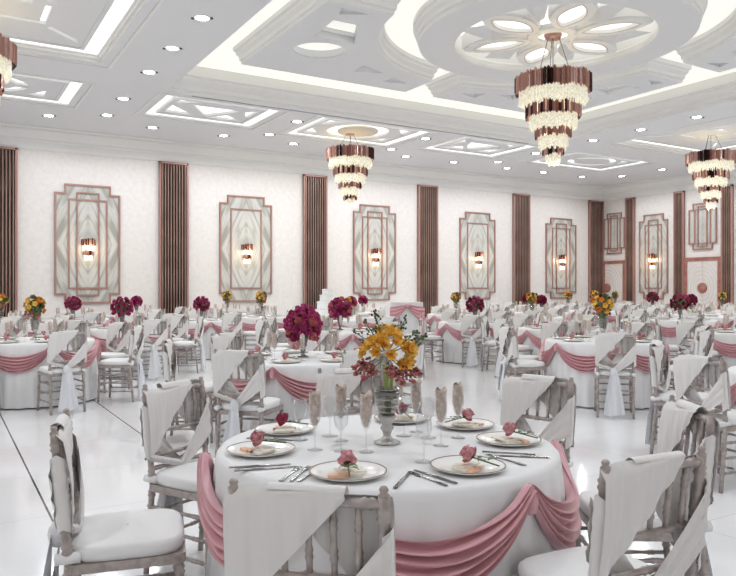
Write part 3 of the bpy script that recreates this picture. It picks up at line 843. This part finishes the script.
def fnap_proto(hi):
    o = thing('flute_napkin', 'x', 'napkin'); nu, nv = (24, 12) if hi else (8, 4)
    m = MB()
    def body(u, v):
        a = 2*PI*u; z = .1+.135*v
        r = (.007+.0155*min(1, v*2.2)**.7)*(1+.13*math.sin(a*4+v*9))
        return (r*math.cos(a), r*math.sin(a)*.85, z)
    m.grid(body, nu, nv); 
    def top(u, v):
        a = 2*PI*u; r = .020*(1-v)*(1+.13*math.sin(a*4+9)); return (r*math.cos(a), r*math.sin(a)*.85, .235+.012*math.sin(a*2+1)*(1-v)-.01*v)
    m.grid(top, nu, 2)
    m.build('folded_cloth', M['beige'], o)
    if hi:
        q = MB().box(-.006, .006, -.0235, -.02, .125, .137, mtx=Matrix.Rotation(.6, 4, 'Z')); q.build('pin', M['china'], o)
    return Proto(o)
def wine_proto():
    o = thing('wine_glass', 'x', 'glass')
    P = [(0, 0), (.036, 0), (.036, .002), (.006, .007), (.0035, .02), (.0035, .075), (.012, .085), (.03, .105), (.037, .13), (.036, .16), (.031, .185),
         (.0298, .185), (.0346, .16), (.0356, .13), (.029, .107), (.01, .0885), (0, .087)]
    P = [(r*(.82 if z > .08 else 1), z*.96) for r, z in P]
    MB().lathe(P, 28, cap=False).build('bowl', M['glass'], o)
    return Proto(o)
def fork_proto():
    o = thing('fork', 'x', 'cutlery')
    m = MB(); m.box(-.0045, .0045, -.10, .03, .001, .0035); m.box(-.011, .011, .03, .05, .001, .0035)
    m.box(-.007, .007, -.115, -.07, .001, .004)
    m.build('handle', M['steel'], o)
    m = MB()
    for i in range(4): x = -.0095+.0063*i; m.box(x-.0013, x+.0013, .05, .095, .001, .003)
    m.build('tines', M['steel'], o); return Proto(o)
def knife_proto():
    o = thing('knife', 'x', 'cutlery')
    m = MB(); m.box(-.0065, .0065, -.12, -.01, .001, .005); m.build('handle', M['steel'], o)
    m = MB(); m.add([(-.006, -.01, .001), (.007, -.01, .001), (.009, .07, .001), (.003, .11, .001), (-.006, .1, .001), (-.006, -.01, .003), (.007, -.01, .003), (.009, .07, .002), (.003, .11, .002), (-.006, .1, .003)],
                    [(0, 1, 2, 3, 4), (5, 6, 7, 8, 9), (0, 1, 6, 5), (1, 2, 7, 6), (2, 3, 8, 7), (3, 4, 9, 8), (4, 0, 5, 9)])
    m.build('blade', M['steel'], o); return Proto(o)
PL, PLl = plate_proto(True), plate_proto(False)
RP, RR = rose_proto('rosepink'), rose_proto('rosered')
FO, FL, FLl, FN, FNl, WG, FK, KN = fold_proto(), flute_proto(True), flute_proto(False), fnap_proto(True), fnap_proto(False), wine_proto(), fork_proto(), knife_proto()

# ------------------------------------------------------------------ flower arrangements
def ball_positions(n, r):
    g = PI*(3-5**.5); L = []
    for i in range(n):
        z = 1-(i+.5)/n*1.75; q = math.sqrt(max(0, 1-z*z)); a = g*i
        L.append(Vector((q*math.cos(a), q*math.sin(a), z))*r)
    return L
def vase_mesh(m, hi=True):
    n = 24 if hi else 8
    m.lathe([(0, 0), (.055, 0), (.056, .006), (.03, .018), (.014, .03), (.018, .05), (.028, .065), (.018, .08), (.03, .1), (.04, .115), (.036, .125), (.046, .16), (.056, .235), (.052, .235), (.042, .16), (.03, .12), (0, .115)], n, cap=False)
def ball_arrangement(hi, cols, label, loc, dia=.37, h=.30, n=46):
    """rose ball on a footed vase"""
    o = thing('rose_arrangement', label, 'flowers', loc, rnd.random()*6, 'rose ball centrepieces')
    m = MB(); vase_mesh(m, hi); m.build('vase', M['vase'], o)
    r = dia/2-.03; c = Vector((0, 0, h+r*.72))
    m = MB(); m.lathe([(0, c.z-r*.8), (r*.6, c.z-r*.5), (r*.86, c.z), (r*.6, c.z+r*.6), (0, c.z+r*.8)], 12 if hi else 8)
    m.build('greenery', M['leaf'], o)
    if hi:
        pro = []
        for mname in cols:
            m = MB(); rose_mesh(m, .044); pro.append(m.build('blossom', M[mname], o))
        k = [0]*len(pro)
        for i, p in enumerate(ball_positions(n, r)):
            j = 0 if rnd.random() < .65 else rnd.randrange(len(pro))
            b = pro[j] if k[j] == 0 else pro[j].copy()
            if k[j]: C.objects.link(b); b.parent = o
            k[j] += 1
            b.location = c+p*rnd.uniform(.92, 1.08); b.rotation_euler = (p.to_track_quat('Z', 'Y')).to_euler(); b.scale = (rnd.uniform(.85, 1.2),)*3
        for j, b in enumerate(pro):
            if k[j] == 0: b.location = c+Vector((r, 0, 0)); b.rotation_euler = (0, PI/2, 0)
    else:
        m = MB()
        for i, p in enumerate(ball_positions(30, r)):
            q = MB(); rose_mesh(q, .05, True)
            mt = Matrix.Translation(c+p) @ p.to_track_quat('Z', 'Y').to_matrix().to_4x4()
            m.add([tuple(mt @ Vector(v)) for v in q.v], q.f, True, 0 if rnd.random() < .8 else 1)
        m.build('roses', [M[cols[0]], M[cols[-1]]], o)
    return o
def lily_mesh(m, s):
    for L in range(2):
        for i in range(3):
            petal(m, 2*PI*i/3+L*PI/3, R(55-12*L), s*.05, s, s*.62, 0, cup=-.1, n=5)
    for i in range(5):
        a = 2*PI*i/5; m.tube((0, 0, 0), (s*.2*math.cos(a), s*.2*math.sin(a), s*.7), s*.02, 4, mi=1)
def yellow_arrangement(hi, label, loc, sc=1.0, rz=0):
    o = thing('lily_arrangement', label, 'flowers', loc, rz, 'yellow lily centrepieces')
    o.scale = (sc,)*3
    m = MB(); vase_mesh(m, hi); v_ = m.build('vase', M['vase_glass'], o)
    if hi:
        m = MB().lathe([(0, .001), (.056, .001), (.057, .006), (.03, .018), (.015, .03), (.02, .05), (.03, .065), (.02, .08), (.031, .1), (.041, .115), (.035, .12)], 24, cap=False)
        for z, r in ((.135, .041), (.16, .0475), (.19, .0515), (.232, .0565)): m.lathe([(r-.001, z-.002), (r+.0015, z), (r-.001, z+.002)], 24, cap=False)
        m.build('vase_foot', M['silver'], v_)
        m = MB()
        for i in range(11):
            a = rnd.random()*6.28; r = .018*rnd.random()
            m.tube((r*math.cos(a), r*math.sin(a), .125), (3*r*math.cos(a+1), 3*r*math.sin(a+1), .33), .0045, 6)
        m.build('stems', M['stem'], o)
        m = MB().lathe([(.040, .205), (.0545, .205), (.0555, .22), (.041, .225)], 20, cap=False); m.build('water_line', M['vase'], o)
    c = Vector((0, 0, .375)); R_ = .105
    m0 = MB(); lily_mesh(m0, .041 if hi else .07)
    if hi:
        pro = m0.build('lily', [M['yellow'], M['orange']], o); first = True
        pts = [(-.3, -.6, .75), (.35, -.5, .9), (0, -.2, 1.15), (-.85, -.35, .35), (-.45, -.9, .2), (.15, -.95, .1), (.75, -.6, .3), (.95, -.2, -.05), (.55, -.8, -.25), (-.8, .4, .4), (.7, .5, .4), (0, .9, .3), (.2, .4, 1.0), (-.3, .3, 1.05), (-.2, -.8, .55), (-1.05, -.1, .1), (-.6, -.7, .6), (.4, -.75, .6), (.05, -.6, .95), (1.0, -.5, .3), (.85, -.75, -.2)]
        for x, y, z in pts:
            p = Vector((x, y, z))
            b = pro if first else pro.copy()
            if not first: C.objects.link(b); b.parent = o
            first = False
            b.location = c+p*R_*.8; b.rotation_euler = p.to_track_quat('Z', 'Y').to_euler(); b.scale = (rnd.uniform(.85, 1.15),)*3
        def spray(pv, mname, nm, nn=26, s=.009, ext=.07):
            q = MB()
            q.tube((0, 0, -.08), (0, 0, ext*.6), .002, 5, mi=1)
            for i in range(nn):
                t = rnd.random(); a = rnd.random()*6.28; rr = ext*.42*(1-t*.75)*rnd.random()**.5
                px, py, pz = rr*math.cos(a), rr*math.sin(a), ext*(t-.15)
                q.tube((0, 0, pz-.012), (px, py, pz), .0009, 3, mi=1, cap=False)
                q.add([(px+dx, py+dy, pz+dz) for dx, dy, dz in ((s, 0, 0), (-s, 0, 0), (0, s, 0), (0, -s, 0), (0, 0, s*1.5), (0, 0, -s))],
                      [(0, 2, 4), (2, 1, 4), (1, 3, 4), (3, 0, 4), (2, 0, 5), (1, 2, 5), (3, 1, 5), (0, 3, 5)], True)
            b = q.build(nm, [M[mname], M['leaf']], o); p = Vector(pv)
            b.location = c+p*R_*.8; b.rotation_euler = p.to_track_quat('Z', 'Y').to_euler(); return b
        for p in [(-1.0, -.5, -.35), (-.75, -.8, -.65), (.45, -.9, -.75), (.8, -.6, -.7), (.1, -1.0, -.5), (1.0, .2, -.6), (-.9, .3, -.6)]:
            spray(p, 'coral', 'coral_spray', 34, .008, .085)
        for p in [(-.65, -.3, 1.0), (-.4, 0, 1.35), (.95, -.2, .75), (1.25, -.1, .6), (.6, .2, 1.15), (-1.0, .2, .7)]:
            spray(p, 'leaf', 'green_spray', 18, .006, .09)
    else:
        m = m_ = MB()
        for i, p in enumerate(ball_positions(24, R_*.8)):
            mt = Matrix.Translation(c+p*rnd.uniform(.75, 1.2)) @ p.to_track_quat('Z', 'Y').to_matrix().to_4x4()
            q = MB()
            for k in range(5): petal(q, 2*PI*k/5, R(35), .004, .06, .06, 0, n=2)
            m.add([tuple(mt @ Vector(v)) for v in q.v], q.f, True, rnd.choice([0, 0, 0, 0, 1, 3, 3]))
        m = MB().lathe([(0, .22), (.05, .25), (.08, .34), (.06, .42), (0, .45)], 8); m.build('greenery', M['leaf'], o)
        m = m_
        for i in range(14):
            a = rnd.random()*6.28; z = rnd.uniform(.24, .34); r = rnd.uniform(.06, .1)
            m.lathe([(0, .02), (.02, 0), (0, -.02)], 5, c=(r*math.cos(a), r*math.sin(a), z), mi=2, cap=False)
        m.build('lilies', [M['yellow'], M['orange'], M['coral'], M['leaf']], o)
    return o

# ------------------------------------------------------------------ lay out
def at(px, z):
    u = (px-368)/713; S_, C_ = math.sin(YAW), math.cos(YAW)
    return z*(S_+u*C_), z*(C_-u*S_)
WORDS = ['right', 'far right', 'far', 'far left', 'left', 'near left', 'near', 'near right']
def side_word(a):
    """a: world angle (deg) of the spot seen from the table -> word in the photo's frame"""
    return WORDS[int(round(((a+31.1) % 360)/45)) % 8]
STEP = 360/7
DEF = [-133+STEP*i for i in range(7)]
tables = []   # (x, y, desc, flower kind, options)
def T(px, z, desc, fl, **k): tables.append(dict(p=at(px, z), z=z, d=desc, f=fl, **k))
T(387, 3.03, 'the big front table', 'Y', swag=-22, chairs=[-132, -83, -32, 16, 67, 117, 166], hi=True)
T(303, 6.8, 'the second table, largest magenta ball', 'P', dia=.37, chairs=[2, 55, 103, 154, -139, -92], big=True, swag=math.degrees(math.atan2(-at(303, 6.8)[1], -at(303, 6.8)[0]))+40)
T(35, 9.05, 'the lily table at bottom left edge', 'Y')
T(603, 9.05, 'the lily table right of open floor', 'Y', chairs=[-133, -82, -31, 20, 72, 122, 160])
T(829, 5.55, 'the table beyond the right edge', None, chairs=[168, 116])
T(340, 11.2, 'the magenta table in front of cake', 'P', dia=.37, big=True)
T(562, 11.8, 'the flowerless table beside lilies, mid hall', None)
T(122, 12.0, 'the magenta table between panel and screen', 'P', dia=.36)
T(1, 13.2, 'the lily table under leftmost slat screen', 'Y')
T(201.5, 14.8, 'the magenta table right of second screen', 'P', dia=.33)
T(73, 15.3, 'the magenta table under leftmost marble panel', 'P', dia=.33)
T(136.5, 17.6, 'the small magenta table left of second screen', 'P', dia=.27)
T(227, 18.9, 'the lily table, second panel left corner', 'Y')
T(261, 16.6, 'the lily table, second panel right corner', 'Y')
T(351, 16.6, 'the two-colour ball table, third panel', 'M', dia=.27)
T(363, 19.7, 'the smallest magenta table, third panel', 'P', dia=.25)
T(475, 14.0, 'the burgundy table under fourth panel', 'B', dia=.35)
T(456, 18.2, 'the lily table under fourth panel', 'Y')
T(532, 16.5, 'the lily table under fifth screen', 'Y')
T(541.5, 19.3, 'the burgundy table right of fifth screen', 'B', dia=.28)
T(527, 22.5, 'the burgundy table touching fifth screen', 'B', dia=.28)
T(568, 23.8, 'the lily table under fifth panel', 'Y')
T(594, 21.0, 'the lily table under the corner screen', 'Y')
T(615, 24.9, 'the lily table before the corner door', 'Y')
T(680, 15, 'the large burgundy table, double door', 'B', dia=.39)
T(652.5, 22, 'the burgundy table under side panel', 'B', dia=.36)
T(691, 18.6, 'the smaller burgundy table, double door', 'B', dia=.31)
T(727, 16.6, 'the flowerless table at far right edge', None)
T(722, 21.2, 'the lily table under last side screen', 'Y')
T(748, 10.8, 'the table cut by right edge, mid hall', None, chairs=[-133, 175, 124, -82, 72])
for i, a_ in enumerate(tables):
    for j, b_ in enumerate(tables[:i]):
        d_ = math.hypot(a_['p'][0]-b_['p'][0], a_['p'][1]-b_['p'][1])
        if d_ < 1.9: print('CLOSE', a_['d'], '|', b_['d'], round(d_, 2))
chair_pos = []
S_, C_ = math.sin(YAW), math.cos(YAW)
def px_of(x, y): z = x*S_+y*C_; return 368+713*(x*C_-y*S_)/z, z
def chair_ok(x, y, me):
    if not (X0+.4 < x < X1-.4 and y < Y1-.35): return False
    for i, t in enumerate(tables):
        if i != me and math.hypot(x-t['p'][0], y-t['p'][1]) < 1.14: return False
    for c in chair_pos:
        if math.hypot(x-c[0], y-c[1]) < .60: return False
    for ex, ey, er in ((*CAKE, 1.08), (*STAND, .62)):
        if math.hypot(x-ex, y-ey) < er: return False
    p, z = px_of(x, y)
    return -60 < p < 790
CAKE = at(327, 15.0); STAND = at(404, 12.8)
for ti, t in enumerate(tables):
    x, y = t['p']; z = t['z']; d = t['d']; hi = z < 10.0; full = t.get('hi')
    facing = math.degrees(math.atan2(-y, -x))
    sw = t.get('swag', facing+14)
    what = {'Y': 'a yellow lily vase', 'P': 'a magenta rose ball', 'B': 'a burgundy rose ball', 'M': 'a mixed rose ball', None: 'no flowers'}[t['f']]
    (TPH if hi else TPL).place((x, y, 0), R(sw), 'round white-clothed table with pink swags: '+d[4:], 'round tables with pink swags')
    for a in t.get('chairs', [q+rnd.uniform(-4, 4) for q in DEF]):
        dist = 1.045 if ti else {-83: 1.0}.get(a, 1.045)
        jx = rnd.uniform(-.02, .03) if ti else 0
        cx_, cy_ = x+(dist+jx)*math.cos(R(a)), y+(dist+jx)*math.sin(R(a))
        if ti == 0 and a == -83: cx_, cy_ = 1.813, 1.582
        if ti == 0 and a == -132: cx_, cy_ = .940, 1.762
        if not chair_ok(cx_, cy_, ti): continue
        chair_pos.append((cx_, cy_))
        # chair faces the table: local +Y -> towards the table
        rz = R(a+90)+(R(rnd.uniform(-5, 5)) if ti else 0)
        if ti == 0 and a == -83: rz = R(-5.5)
        (CH if hi else CL).place((cx_, cy_, 0), rz, 'sashed chair, %s of %s' % (side_word(a), d), 'sash-draped chiavari chairs')
    # settings
    if full:
        pl = [(1.11, 2.67), (1.38, 2.97), (1.23, 2.18), (1.93, 2.90), (2.10, 2.65), (2.08, 2.30), (1.65, 2.04)]
    else:
        pl = [(x+.50*math.cos(R(a)), y+.50*math.sin(R(a))) for a in DEF]
    for k, (qx, qy) in enumerate(pl):
        aa = math.atan2(qy-y, qx-x); word = side_word(math.degrees(aa))
        if full:
            rr = max(.52, math.hypot(qx-x, qy-y)); rr = min(rr, .54)
            qx, qy = x+rr*math.cos(aa), y+rr*math.sin(aa)
        (PL if hi else PLl).place((qx, qy, TH+.001), aa, 'dark-rimmed plate, %s of %s' % (word, d), 'dinner plates')
        if z < 12.5:
            FO.place((qx, qy, TH+.0055), aa+PI/2+.3, 'cream napkin on plate, %s of %s' % (word, d), 'napkins folded on plates')
            red = full and k in (3, 1)
            fx, fy = qx+.01*math.cos(aa), qy+.01*math.sin(aa)
            ang = R(-31.1)+PI/2+(.9 if k % 2 else .3) if full else aa
            (RR if red else RP).place((fx-.02*S_*0, fy, TH+.02), -YAW+(2.0, 1.8, .1, .4, -1.2, 1.1, 1.0)[k], '%s rose on plate, %s of %s' % ('deep red' if red else 'pink', word, d), 'roses laid on plates')
        if full: continue
        qa = aa+.28
        gx, gy = x+.33*math.cos(qa), y+.33*math.sin(qa)
        (FL if hi else FLl).place((gx, gy, TH+.001), 0, 'flute glass, %s of %s' % (word, d), 'flute glasses')
        (FN if hi else FNl).place((gx, gy, TH+.001), aa, 'beige napkin in flute, %s of %s' % (word, d), 'napkins in flutes')
    zt = TH+.001
    if t['f'] == 'Y':
        yellow_arrangement(full, 'yellow lilies in glass vase on '+d, (x, y, zt), 1.0 if full else rnd.uniform(1.0, 1.1) * (1.12 if z > 9 else 1), rz=-YAW)
    elif t['f'] in ('P', 'B', 'M'):
        cols = {'P': ['magenta', 'magenta2', 'burgundy'], 'B': ['burgundy', 'magenta'], 'M': ['magenta', 'yellow']}[t['f']]
        nm = {'P': 'magenta', 'B': 'burgundy', 'M': 'magenta and yellow'}[t['f']]
        ball_arrangement(t.get('big', False), cols, '%s rose ball vase on %s' % (nm, d), (x, y, zt), t.get('dia', .33), .19 if z < 9 else .22 if z < 16 else .25)

# front table: glasses and cutlery measured on the photograph
def on_table(px, py, H=TH):
    z = (CAM_H-H)*713/(py-288); return at(px, z)
t1 = tables[0]['p']
flutes = [(315, 450, 'left'), (341, 441, 'far left'), (366, 452, 'near'), (416, 432, 'far'), (441, 446, 'near right'), (458, 438, 'right'), (398, 425, 'far right')]
for px_, py_, wd in flutes:
    fx, fy = on_table(px_, py_)
    FL.place((fx, fy, TH+.001), 0, 'flute glass holding a napkin, %s of the vase, big front table' % wd, 'flute glasses')
    FN.place((fx, fy, TH+.001), rnd.random()*.8-YAW, 'beige napkin standing in the flute %s of the vase, big front table' % wd, 'napkins in flutes')
for px_, py_, wd in [(341, 451, 'between the left and near flutes'), (424, 462, 'near right of the vase'), (330, 436, 'behind the left flutes'), (428, 438, 'between the two right-hand flutes'), (404, 436, 'just right of the vase foot'), (300, 440, 'beside the left plate')]:
    fx, fy = on_table(px_, py_)
    WG.place((fx, fy, TH+.001), 0, 'empty clear wine glass on the big front table, '+wd, 'wine glasses')
cut = [('k', 238, 468, 285, 465, 'left of the near plate, outermost'), ('k', 245, 471, 290, 467.5, 'left of the near plate, beside the outermost'), ('f', 279, 483, 303, 465, 'left of the near plate, first of three'),
       ('f', 292, 481, 311, 466, 'left of the near plate, middle of three'), ('f', 302, 480, 320, 468, 'left of the near plate, closest to it'),
       ('k', 395, 489, 411, 471, 'right of the near plate, closest to it'), ('f', 448, 487, 405, 471, 'between the two near plates, lowest'), ('k', 455, 484, 413, 470, 'between the two near plates, upper'),
       ('f', 525, 466, 484, 454, 'right plate, lowest'), ('k', 541, 458, 494, 456, 'right plate, outermost'), ('f', 533, 455, 480, 452, 'right plate, uppermost'),
       ('k', 238, 446, 285, 444, 'beside the far left plate'), ('f', 252, 439, 292, 441, 'behind the left rose plate')]
for kd, xa, ya, xb, yb, wd in cut:
    a = Vector(on_table(xa, ya)); b = Vector(on_table(xb, yb)); c = (a+b)/2; dv = b-a
    rz = math.atan2(dv.y, dv.x)-PI/2
    (FK if kd == 'f' else KN).place((c.x, c.y, TH+.001), rz, 'steel %s on the big front table, %s' % ('fork' if kd == 'f' else 'knife', wd), 'cutlery on the front table')

# ------------------------------------------------------------------ cake on its table
TPL.place((*CAKE, 0), .3, 'round white-clothed table carrying the tiered wedding cake', 'round tables with pink swags')
ck = thing('wedding_cake', 'white tiered wedding cake before the third slatted screen', 'cake', (*CAKE, TH+.001))
zz = 0
MB().lathe([(0, 0), (.32, 0), (.32, .02), (0, .02)], 32).build('cake_board', M['vase'], ck); zz = .02
for r, h in ((.27, .19), (.21, .17), (.15, .14), (.10, .12)):
    m = MB().lathe([(0, zz), (r, zz), (r+.01, zz+.02), (r, zz+.03), (r, zz+h-.01), (r-.01, zz+h), (0, zz+h)], 32)
    for i in range(18):
        a = 2*PI*i/18; m.lathe([(0, .014), (.012, 0), (0, -.014)], 5, c=((r+.006)*math.cos(a), (r+.006)*math.sin(a), zz+h-.02), cap=False)
    m.build('cake_tier', M['cake'], ck); zz += h

# high draped stand with pink swag
st = thing('draped_stand', 'tall square white-draped stand with pink swag and trailing pink sash', 'stand', (*STAND, 0), -YAW+.12)
n = 30
def sk(u, v):
    a = u*4; s = int(a) % 4; f_ = a-int(a)
    cs = [(-.29, -.3), (.29, -.3), (.29, .3), (-.29, .3)]
    p, q = Vector(cs[s]), Vector(cs[(s+1) % 4]); pt = p+(q-p)*f_
    k = 1+.05*v+.025*v*math.sin(u*130)
    return (pt.x*k, pt.y*k, 1.17-1.16*v)
m = MB().grid(sk, 120, 8); m.add([(-.29, -.3, 1.17), (.29, -.3, 1.17), (.29, .3, 1.17), (-.29, .3, 1.17)], [(0, 1, 2, 3)]); m.build('drape', M['cloth'], st)
m = MB()
for s in (-1, 1):
    def sg(u, v):
        g = u**1.0
        x = s*.31*u; zt_ = 1.13-.05*u; zb_ = 1.09-.24*math.sin(u*PI/2*1.1)
        return (x, -.33-.012*math.sin(v*22+u*3)-.01, zt_+(zb_-zt_)*v)
    m.grid(sg, 14, 22)
m.lathe([(0, .04), (.03, .03), (.04, 0), (.03, -.03), (0, -.04)], 10, c=(0, -.35, 1.11), cap=False)
m.build('swag', M['pink'], st)
def tl(u, v): return (.25+.09*(u-.5)+.0*v, -.35-.01*math.sin(u*12), 1.0-.75*v)
m = MB().grid(tl, 8, 6); m.build('sash_tail', M['pink'], st)

# ------------------------------------------------------------------ world + view
w = bpy.data.worlds.new('world'); scene.world = w; w.use_nodes = True
w.node_tree.nodes['Background'].inputs[0].default_value = (.8, .85, 1, 1); w.node_tree.nodes['Background'].inputs[1].default_value = .2
scene.view_settings.view_transform = 'Standard'; scene.view_settings.look = 'None'; scene.view_settings.gamma = 1
scene.view_settings.exposure = .15
scene.cycles.max_bounces = 9; scene.cycles.diffuse_bounces = 5; scene.cycles.glossy_bounces = 4; scene.cycles.transmission_bounces = 8
scene.cycles.transparent_max_bounces = 24; scene.cycles.use_denoising = True
scene.cycles.sample_clamp_indirect = 4
scene.cycles.caustics_reflective = False; scene.cycles.caustics_refractive = False
bad = [o for o in C.objects if 'label' in o and o.parent is None and not (4 <= len(o['label'].split()) <= 16)]
for o in bad[:20]: print('long label', len(o['label'].split()), o['label'])
labs = {}
for o in C.objects:
    if 'category' in o: labs.setdefault(o['label'], []).append(o.name)
print('DUP', [(k, len(v)) for k, v in labs.items() if len(v) > 1][:20])
print('N', len(C.objects))
